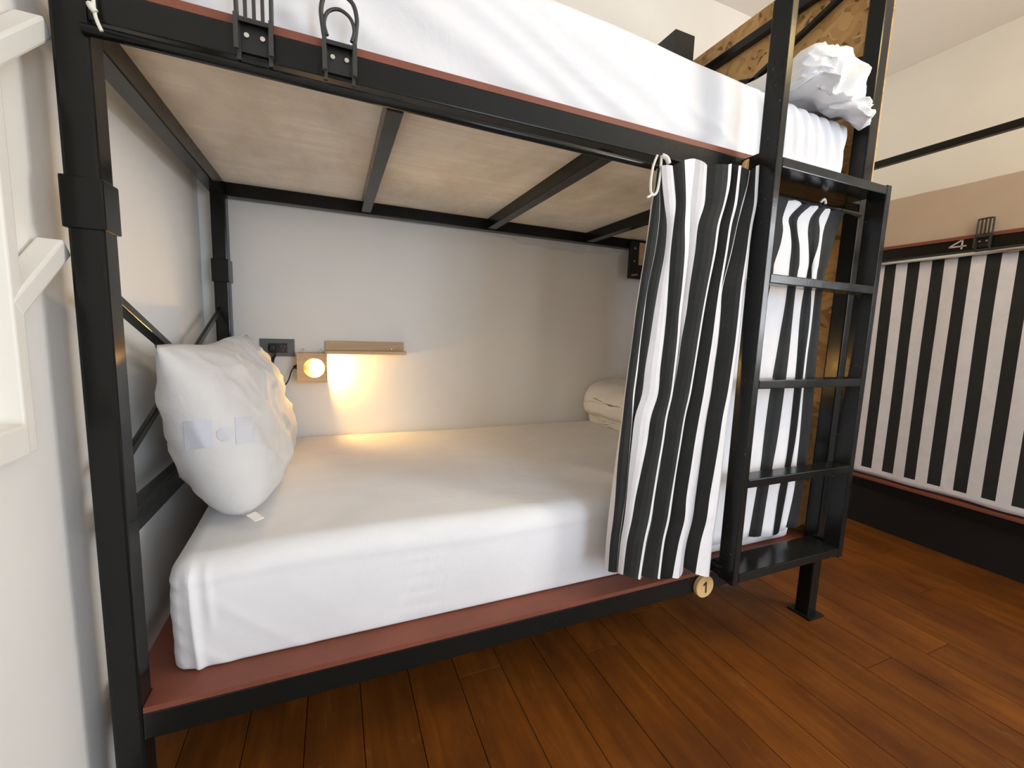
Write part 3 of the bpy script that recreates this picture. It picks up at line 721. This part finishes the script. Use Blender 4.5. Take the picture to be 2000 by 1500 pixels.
mb = MB(); mb.grid(cross(densify(RC, 4), 3), mat=lambda i_, j: rcol[j//3], smooth=True)
o = mb.build('curtain', [M_cwhite, M_cblack]); so = o.modifiers.new('thickness', 'SOLIDIFY'); so.thickness = 0.0012; so.offset = 0
tag(o, 'narrow black and white striped curtain hanging behind the ladder rungs', 'curtain')
# string that ties the bunched curtain's header to the rod
pts = [(1.142, -0.020, 1.470), (1.128, -0.024, 1.440), (1.122, -0.026, 1.400), (1.126, -0.028, 1.372), (1.140, -0.030, 1.380), (1.146, -0.030, 1.42), (1.150, -0.026, 1.468)]
def spline(pts, n=6):
    P_ = [Vector(p) for p in pts]; out = []
    for i_ in range(len(P_)-1):
        p0, p1, p2, p3 = P_[max(0, i_-1)], P_[i_], P_[i_+1], P_[min(len(P_)-1, i_+2)]
        for s_ in range(n):
            t = s_/n; out.append(0.5*((2*p1)+(p2-p0)*t+(2*p0-5*p1+4*p2-p3)*t*t+(3*p1-p0-3*p2+p3)*t**3))
    out.append(P_[-1]); return out
mb = MB(); mb.tube(spline(pts), 0.0032, 8)
mb.tube(spline([(1.127, -0.030, 1.374), (1.118, -0.032, 1.366), (1.110, -0.032, 1.362)]), 0.003, 8)
mb.tube(spline([(1.150, -0.028, 1.468), (1.160, -0.034, 1.462), (1.168, -0.034, 1.450)]), 0.006, 8)
o = mb.build('tie_string', M_string, None); o.parent = CUR; tag(o, 'white tie string on the curtain header')
mb = MB(); mb.tube(spline([(1.79, -0.012, 1.452), (1.80, -0.016, 1.462), (1.815, -0.012, 1.452)]), 0.004, 8)
o2 = mb.build('tie_string', M_string); o2.parent = o if False else None
o2.parent = bpy.data.objects['curtain.001']; tag(o2, 'white tie string on the curtain header')

# ------------------------------------------------------------------ numbered wooden discs
def disc_thing(c, label, digit):
    o = MB().disc(c, (0, 1, 0), 0.0355, 0.016, 48).build('number_disc', M_disc)
    tag(o, label, 'number tag')
    y = c[1]-0.008
    mb = MB()
    for (a, b_, wd) in digit:
        A = Vector((c[0]+a[0], y, c[2]+a[1])); B = Vector((c[0]+b_[0], y, c[2]+b_[1]))
        mb.bar(A, B, wd, 0.0016, up=(0, 1, 0))
    d = mb.build('numeral', M_ink); d.parent = o
    return o
disc_thing((1.452, -0.0085, 0.2485), 'round wooden disc numbered 1 on the lower front rail', [((0.001, 0.016), (0.003, -0.019), 0.0052), ((0.002, 0.017), (-0.009, 0.007), 0.0055)])
disc_thing((1.486, -0.0085, 1.494), 'round wooden disc half hidden behind the curtain top, on the upper rail', [((-0.009, 0.010), (-0.004, 0.017), 0.005), ((-0.004, 0.017), (0.006, 0.017), 0.005), ((0.006, 0.017), (0.010, 0.009), 0.005), ((0.010, 0.009), (-0.010, -0.017), 0.005), ((-0.010, -0.017), (0.011, -0.017), 0.005)])

# ------------------------------------------------------------------ chair-shaped wall hooks
def hook(name_label, x, y, z, ax, ay, kind, sc_=1.0):
    """miniature chair: ax = width direction, ay = outward direction; z = height of the seat's back edge"""
    ax = Vector(ax); ay = Vector(ay); up = Vector((0, 0, 1)); o0 = Vector((x, y, z))
    T = lambda a, out, h: o0 + ax*a*sc_ + ay*out*sc_ + up*h*sc_
    root = empty('chair_hook', o0, name_label, 'hook', 'chair-shaped iron coat hooks')
    def add(mb, name, mat):
        o = mb.build(name, mat); o.parent = root; o.matrix_parent_inverse = Matrix.Translation(-o0); return o
    hw = 0.026
    # back plate that carries the two screws
    add(MB().bar(T(0, 0.002, 0.020), T(0, 0.002, -0.030), 2*hw*sc_-0.006, 0.004*sc_, up=ay), 'back_plate', M_hook_dark)
    # seat
    add(MB().bar(T(0, 0.004, 0.022), T(0, 0.018, 0.014), 2*hw*sc_, 0.007*sc_, up=up, bevel=0.001), 'seat', M_hook)
    for s in (-1, 1):
        add(MB().tube([T(s*0.012, 0.003, -0.004), T(s*0.012, 0.008, -0.004)], 0.004*sc_, 12), 'screw', M_steel)
        add(MB().bar(T(s*hw, 0.016, 0.022), T(s*hw, 0.018, -0.034), 0.007*sc_, 0.006*sc_, up=ay), 'leg', M_hook)
        add(MB().bar(T(s*hw*0.92, 0.004, 0.022), T(s*hw*0.92, 0.006, -0.046), 0.006*sc_, 0.006*sc_, up=ay), 'leg', M_hook)
    if kind == 'slat':
        mb = MB()
        mb.tube(spline([T(-hw, 0.005, 0.02), T(-hw, 0.006, 0.088), T(-hw+0.006, 0.006, 0.097), T(hw-0.006, 0.006, 0.097), T(hw, 0.006, 0.088), T(hw, 0.005, 0.02)], 5), 0.0036*sc_, 8)
        add(mb, 'back_frame', M_hook)
        for k in range(3):
            a = -hw + 2*hw*(k+1)/4
            add(MB().bar(T(a, 0.006, 0.022), T(a, 0.006, 0.096), 0.0055*sc_, 0.004*sc_, up=ay), 'spindle', M_hook)
    else:
        mb = MB()
        mb.tube(spline([T(-hw*0.95, 0.004, 0.02), T(-hw*1.12, 0.005, 0.052), T(-hw*1.15, 0.006, 0.075), T(-hw*0.85, 0.006, 0.097), T(0, 0.006, 0.106), T(hw*0.85, 0.006, 0.097), T(hw*1.15, 0.006, 0.075), T(hw*1.12, 0.005, 0.052), T(hw*0.95, 0.004, 0.02)], 7), 0.0040*sc_, 10)
        add(mb, 'back_frame', M_hook)
        mb = MB()
        mb.tube(spline([T(-hw*0.80, 0.006, 0.030), T(-hw*0.98, 0.006, 0.050), T(-hw*0.72, 0.006, 0.070), T(0, 0.006, 0.079), T(hw*0.72, 0.006, 0.070), T(hw*0.98, 0.006, 0.050), T(hw*0.80, 0.006, 0.030)], 7), 0.0032*sc_, 10)
        add(mb, 'inner_bow', M_hook)
    return root
hook('black chair-shaped hook with slatted back, leftmost on the upper front rail', 0.272, -0.0012, 1.513, (1, 0, 0), (0, -1, 0), 'slat')
hook('black chair-shaped hook with bentwood back on the upper front rail', 0.408, -0.0012, 1.514, (1, 0, 0), (0, -1, 0), 'bow')

# white cord tied round the left end of the rod
mb = MB(); mb.tube(spline([(0.058, -0.008, 1.60), (0.0585, -0.010, 1.52), (0.060, -0.013, 1.485), (0.063, -0.014, 1.470), (0.067, -0.013, 1.459)]), 0.0026, 8)
mb.tube(spline([(0.0545, -0.012, 1.494), (0.058, -0.016, 1.488), (0.062, -0.015, 1.483)]), 0.0045, 8)
o = mb.build('cord', M_string); tag(o, 'thin white cord tied round the left end of the curtain rod', 'cord')

# ------------------------------------------------------------------ things on the back wall
# socket plate
S = empty('wall_socket', (0.187, YB, 0.928), 'dark gray double power socket on the white wall behind the pillow', 'socket')
def sp(mb, name, mat, root):
    o = mb.build(name, mat); o.parent = root; o.matrix_parent_inverse = Matrix.Translation(-Vector(root.location)); return o
sp(MB().box(0.128, 0.247, 0.976, 0.985, 0.894, 0.962, bevel=0.0015), 'cover_plate', M_grayplate, S)
sp(MB().box(0.155, 0.222, 0.9735, 0.977, 0.908, 0.945, bevel=0.001), 'outlet', M_blackplastic, S)
for xc in (0.171, 0.207):
    mb = MB()
    for dx, dz in ((-0.006, 0.006), (0.006, 0.006), (0.0, -0.007)): mb.box(xc+dx-0.0014, xc+dx+0.0014, 0.9725, 0.974, 0.926+dz-0.004, 0.926+dz+0.004)
    sp(mb, 'slot', M_grayplate, S)
# lamp box
L = empty('lamp_box', (0.311, 0.95, 0.852), 'square wooden wall lamp with a glowing bulb behind a round hole', 'lamp')
LX0, LX1, LZ0, LZ1, LY0 = 0.2575, 0.366, 0.7945, 0.9105, 0.915
def hole_panel(x0, x1, z0, z1, y, th, cx, cz, r, n=48):
    mb = MB(); bmx = mb.bm
    def sq(a):
        c, s = cos(a), sin(a); hx = (x1-cx) if c > 0 else (cx-x0); hz = (z1-cz) if s > 0 else (cz-z0)
        k = min(hx/abs(c) if abs(c) > 1e-6 else 1e9, hz/abs(s) if abs(s) > 1e-6 else 1e9)
        return (cx+c*k, cz+s*k)
    angs = sorted([2*pi*k/n for k in range(n)] + [math.atan2(zz-cz, xx-cx) % (2*pi) for xx in (x0, x1) for zz in (z0, z1)])
    I0 = [bmx.verts.new((cx+r*cos(a), y, cz+r*sin(a))) for a in angs]; O0 = [bmx.verts.new((sq(a)[0], y, sq(a)[1])) for a in angs]
    I1 = [bmx.verts.new((cx+r*cos(a), y+th, cz+r*sin(a))) for a in angs]; O1 = [bmx.verts.new((sq(a)[0], y+th, sq(a)[1])) for a in angs]
    k = len(angs)
    for i_ in range(k):
        j = (i_+1) % k
        for q in ((I0[i_], O0[i_], O0[j], I0[j]), (I1[j], O1[j], O1[i_], I1[i_]), (I0[j], I1[j], I1[i_], I0[i_]), (O0[i_], O1[i_], O1[j], O0[j])): bmx.faces.new(q)
    return mb
sp(hole_panel(LX0, LX1, LZ0, LZ1, LY0, 0.008, 0.3185, 0.853, 0.0375), 'front_panel', M_shelf, L)
sp(MB().box(LX0, LX1, LY0+0.008, 0.983, LZ1-0.008, LZ1), 'top_panel', M_shelf, L)
sp(MB().box(LX0, LX1, LY0+0.008, 0.983, LZ0, LZ0+0.008), 'bottom_panel', M_shelf, L)
sp(MB().box(LX0, LX0+0.008, LY0+0.008, 0.983, LZ0+0.008, LZ1-0.008), 'side_panel', M_shelf, L)
sp(MB().box(LX0+0.008, LX1-0.0, 0.977, 0.983, LZ0+0.008, LZ1-0.008), 'rear_panel', M_shelf, L)
b_ = MB(); b_.sphere((0.322, 0.945, 0.852), 0.024, 20, 14); sp(b_, 'bulb', M_bulb, L)
b_ = MB(); b_.tube([(LX0+0.008, 0.945, 0.852), (0.303, 0.945, 0.852)], 0.012, 16); sp(b_, 'bulb_holder', M_shelf, L)
for xc in (0.279, 0.343):
    b_ = MB(); b_.tube(spline([(xc, 0.95, LZ1-0.001), (xc, 0.95, LZ1+0.007), (xc-0.004, 0.95, LZ1+0.012), (xc, 0.95, LZ1+0.016), (xc+0.004, 0.95, LZ1+0.012), (xc+0.001, 0.95, LZ1+0.008)]), 0.0014, 8); sp(b_, 'screw_eye', M_steel, L)
for xc, zc in ((0.265, 0.893), (0.265, 0.812), (0.358, 0.812)):
    b_ = MB(); b_.disc((xc, LY0-0.0006, zc), (0, 1, 0), 0.0022, 0.0015, 10, bevel=0.0003); sp(b_, 'nail', M_steel, L)
ld = bpy.data.lights.new('bulb_light', 'POINT'); ld.energy = 7.0; ld.color = (1.0, 0.60, 0.17); ld.shadow_soft_size = 0.012
lo = bpy.data.objects.new('bulb_light', ld); link(lo); lo.location = (0.352, 0.947, 0.852)
# cord: plug, coil, inline switch and lead to the lamp's side
K = empty('power_cord', (0.175, 0.96, 0.86), 'black coiled lamp lead plugged into the gray socket', 'cord')
mb = MB(); mb.box(0.163, 0.181, 0.945, 0.974, 0.916, 0.938, bevel=0.003); sp(mb, 'plug', M_blackplastic, K)
mb = MB(); mb.tube(spline([(0.176, 0.946, 0.920), (0.182, 0.942, 0.905), (0.180, 0.947, 0.893)]), 0.004, 8)
pts = []
for k in range(200):
    t = k/199; a = t*2*pi*15
    pts.append((0.176-0.006*sin(t*3)+0.0055*cos(a), 0.948+0.0055*sin(a), 0.895-0.055*t))
mb.tube(pts, 0.0018, 6)
mb.tube(spline([(0.172, 0.948, 0.842), (0.176, 0.946, 0.836), (0.180, 0.945, 0.828)]), 0.0028, 8)
mb.tube(spline([(0.196, 0.944, 0.793), (0.202, 0.943, 0.785), (0.214, 0.944, 0.786), (0.226, 0.945, 0.806), (0.236, 0.947, 0.838), (0.246, 0.950, 0.852), (0.2565, 0.950, 0.855)]), 0.0026, 8)
sp(mb, 'cable', M_blackplastic, K)
mb = MB(); mb.bar((0.179, 0.945, 0.832), (0.198, 0.944, 0.788), 0.015, 0.012, up=(0, 1, 0), bevel=0.003); sp(mb, 'inline_switch', M_blackplastic, K)
mb = MB(); mb.tube([(0.243, 0.95, 0.853), (0.2572, 0.95, 0.855)], [0.005, 0.011], 12); sp(mb, 'lamp_plug', M_blackplastic, K)
# small shelf
H = empty('wall_shelf', (0.515, YB, 0.93), 'small pale wooden ledge shelf on the wall right of the lamp', 'shelf')
sp(MB().box(0.3595, 0.671, 0.970, 0.9845, 0.921, 0.959, bevel=0.001), 'back_board', M_shelf, H)
sp(MB().box(0.3595, 0.676, 0.918, 0.9845, 0.908, 0.921, bevel=0.001), 'ledge', M_shelf, H)
for xc, zc in ((0.385, 0.953), (0.62, 0.930)):
    b_ = MB(); b_.disc((xc, 0.9695, zc), (0, 1, 0), 0.0024, 0.0016, 10, bevel=0.0003); sp(b_, 'screw', M_steel, H)

# boxes in the far right corner of both bunks
def corner_box(x0, x1, y0, y1, z0, z1, label, wood):
    root = empty('corner_box', ((x0+x1)/2, (y0+y1)/2, z0), label, 'box')
    sp(MB().box(x0, x1, y0, y1, z0, z1, bevel=0.002), 'casing', M_hook_dark, root)
    if wood:
        sp(MB().box(x0+0.052, x1-0.015, y0-0.004, y0, z0+0.07, z1-0.005), 'wood_insert', M_shelf, root)
        for zc in (z1-0.035, z1-0.098):
            b_ = MB(); b_.disc((x0+0.026, y0-0.001, zc), (0, 1, 0), 0.006, 0.002, 12, bevel=0.0004); sp(b_, 'screw', M_steel, root)
        b_ = MB(); b_.bar((x0+0.012, y0-0.003, z0+0.016), (x0+0.05, y0-0.003, z0+0.022), 0.008, 0.003, up=(0, 1, 0)); sp(b_, 'latch', M_steel, root)
    return root
corner_box(1.783, 1.93, 0.899, 0.9165, 1.312, 1.497, 'black box with wooden insert under the bed frame, beside the curtain', True)
corner_box(1.836, 1.950, 0.75, 0.984, 2.24, 2.402, 'plain black box above the upper mattress beside the chipboard panel', False)

# ------------------------------------------------------------------ second bunk bed along the right wall
X4, BX1, Y4a, Y4b = 3.12, 3.82, -1.06, 0.945
B2 = empty('bunk_bed', (3.47, -0.05, 0), 'black bunk bed along the right wall with its striped curtain closed', 'bunk bed')
def b2(mb, name, mat): return sp(mb, name, mat, B2)
for xa in (X4+0.002, BX1-0.05):
    for ya in (Y4a, Y4b-0.05):
        b2(MB().box(xa, xa+0.05, ya, ya+0.05, 0.0, 2.34 if xa < 3.3 else 1.62, bevel=0.004), 'post', M_metal)
for xa in (X4, BX1-0.045):
    b2(MB().box(xa, xa+0.045, Y4a+0.05, Y4b-0.05, 0.226, 0.275, bevel=0.003), 'rail', M_metal)
    b2(MB().box(xa, xa+0.045, Y4a+0.05, Y4b-0.05, 1.470, 1.522, bevel=0.003), 'rail', M_metal)
for za, zb in ((0.226, 0.275), (1.470, 1.522)):
    for ya in (Y4a, Y4b-0.045): b2(MB().box(X4+0.05, BX1-0.05, ya, ya+0.045, za, zb, bevel=0.003), 'rail', M_metal)
b2(MB().box(X4-0.004, BX1, Y4a+0.05, Y4b-0.05, 0.275, 0.287), 'bed_board', M_board)
b2(MB().box(X4-0.004, BX1, Y4a+0.05, Y4b-0.05, 1.522, 1.536), 'bed_board', M_board)
b2(MB().box(X4+0.005, X4+0.035, Y4a+0.05, Y4b-0.05, 1.972, 2.006, bevel=0.002), 'guard_rail', M_metal)
b2(MB().box(X4+0.05, X4+0.066, Y4a+0.06, Y4b-0.06, 0.0, 0.226), 'underbed_shade_panel', M_hook_dark)  # black sheet added to stand for the deep shade under this bed
b2(MB().tube([(X4+0.004, Y4a+0.04, 1.452), (X4+0.004, Y4b-0.04, 1.452)], 0.010, 16), 'curtain_rod', M_steel)
def d4(p):
    q = p.copy(); q += Vector((nz(p, 5, 1.0), nz(p, 5, 4.0), nz(p, 5, 8.0)))*0.0035; return q
for za, zb, lb in ((0.2875, 0.55, 'white mattress of the right-hand bed hidden behind the closed curtain'), (1.5365, 1.785, 'upper mattress of the right-hand bunk above the closed curtain, its shade put in as a tan color')):
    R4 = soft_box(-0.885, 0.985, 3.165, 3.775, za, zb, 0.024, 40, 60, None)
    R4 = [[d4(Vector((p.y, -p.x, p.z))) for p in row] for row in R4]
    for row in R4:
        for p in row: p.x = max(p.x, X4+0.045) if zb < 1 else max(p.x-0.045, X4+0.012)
    mb = MB(); mb.grid(R4, closed=True); o = mb.build('mattress', M_sheet if zb < 1 else M_tan_shade); tag(o, lb, 'mattress')
# closed curtain: flat even stripes, gently rippled
per = 0.0975; yy = 0.86; cols = []; ys = []
nst = int((0.86+1.0)/(per/2))
y0_ = 0.4835 + per*4 - per/2
n_in = 4
rows = []
zs = [1.455 - (1.455-0.335)*k/16 for k in range(17)] + [0.318, 0.302]
for z_ in zs:
    row = []
    for k in range((38)*n_in+1):
        s = k/n_in
        slant = -0.016*(1.455-z_)/1.15
        yv = y0_ - s*per/2 + slant + 0.003*noise.noise(Vector((s*0.7, z_*2.0, 0.3)))
        xv = X4+0.022 + 0.005*noise.noise(Vector((yv*4, z_*0.7, 2.0))) + 0.003*sin(yv*21+z_)
        row.append(Vector((xv, yv, z_ + (0.004*sin(yv*18) if z_ < 0.31 else 0))))
    rows.append(row)
mb = MB(); mb.grid(rows, mat=lambda i_, j: 0 if i_ >= 16 else (0 if (j//n_in) % 2 == 0 else 1))
o = mb.build('curtain', [M_cwhite, M_cblack]); so = o.modifiers.new('thickness', 'SOLIDIFY'); so.thickness = 0.0012; so.offset = 0
tag(o, 'closed black and white striped curtain of the right-hand bunk', 'curtain')
mb = MB()
def seg(a, b_, wd=0.006): mb.bar((X4-0.001, a[0], a[1]), (X4-0.001, b_[0], b_[1]), wd, 0.0015, up=(1, 0, 0))
seg((0.176, 1.527-0.006), (0.222, 1.492)); seg((0.222, 1.492), (0.160, 1.492)); seg((0.176, 1.522), (0.176, 1.478))
b2(mb, 'numeral', M_number)
hook('black chair-shaped hook with slatted back on the right-hand bunk', X4-0.0012, 0.103, 1.506, (0, -1, 0), (-1, 0, 0), 'slat', 0.98)

# ------------------------------------------------------------------ white bracket rack on the left wall
Rk = empty('wall_rack', (XL, -0.08, 1.1), 'white painted wooden peg rack on the wall left of the bunk', 'rack')
mb = MB(); mb.bar((XL+0.0135, -0.099, 0.822), (XL+0.0135, -0.097, 1.62), 0.024, 0.038, up=(1, 0, 0), bevel=0.003); sp(mb, 'upright', M_whitepaint, Rk)
for z_ in (1.045, 1.372):
    mb = MB(); mb.bar((XL+0.016, -0.100, z_-0.016), (XL+0.026, 0.016, z_+0.088), 0.030, 0.034, up=(1, 0, 0), bevel=0.004); sp(mb, 'peg', M_whitepaint, Rk)
mb = MB(); mb.box(XL+0.001, XL+0.040, -0.42, -0.119, 0.824, 0.868, bevel=0.003); sp(mb, 'shelf_block', M_whitepaint, Rk)
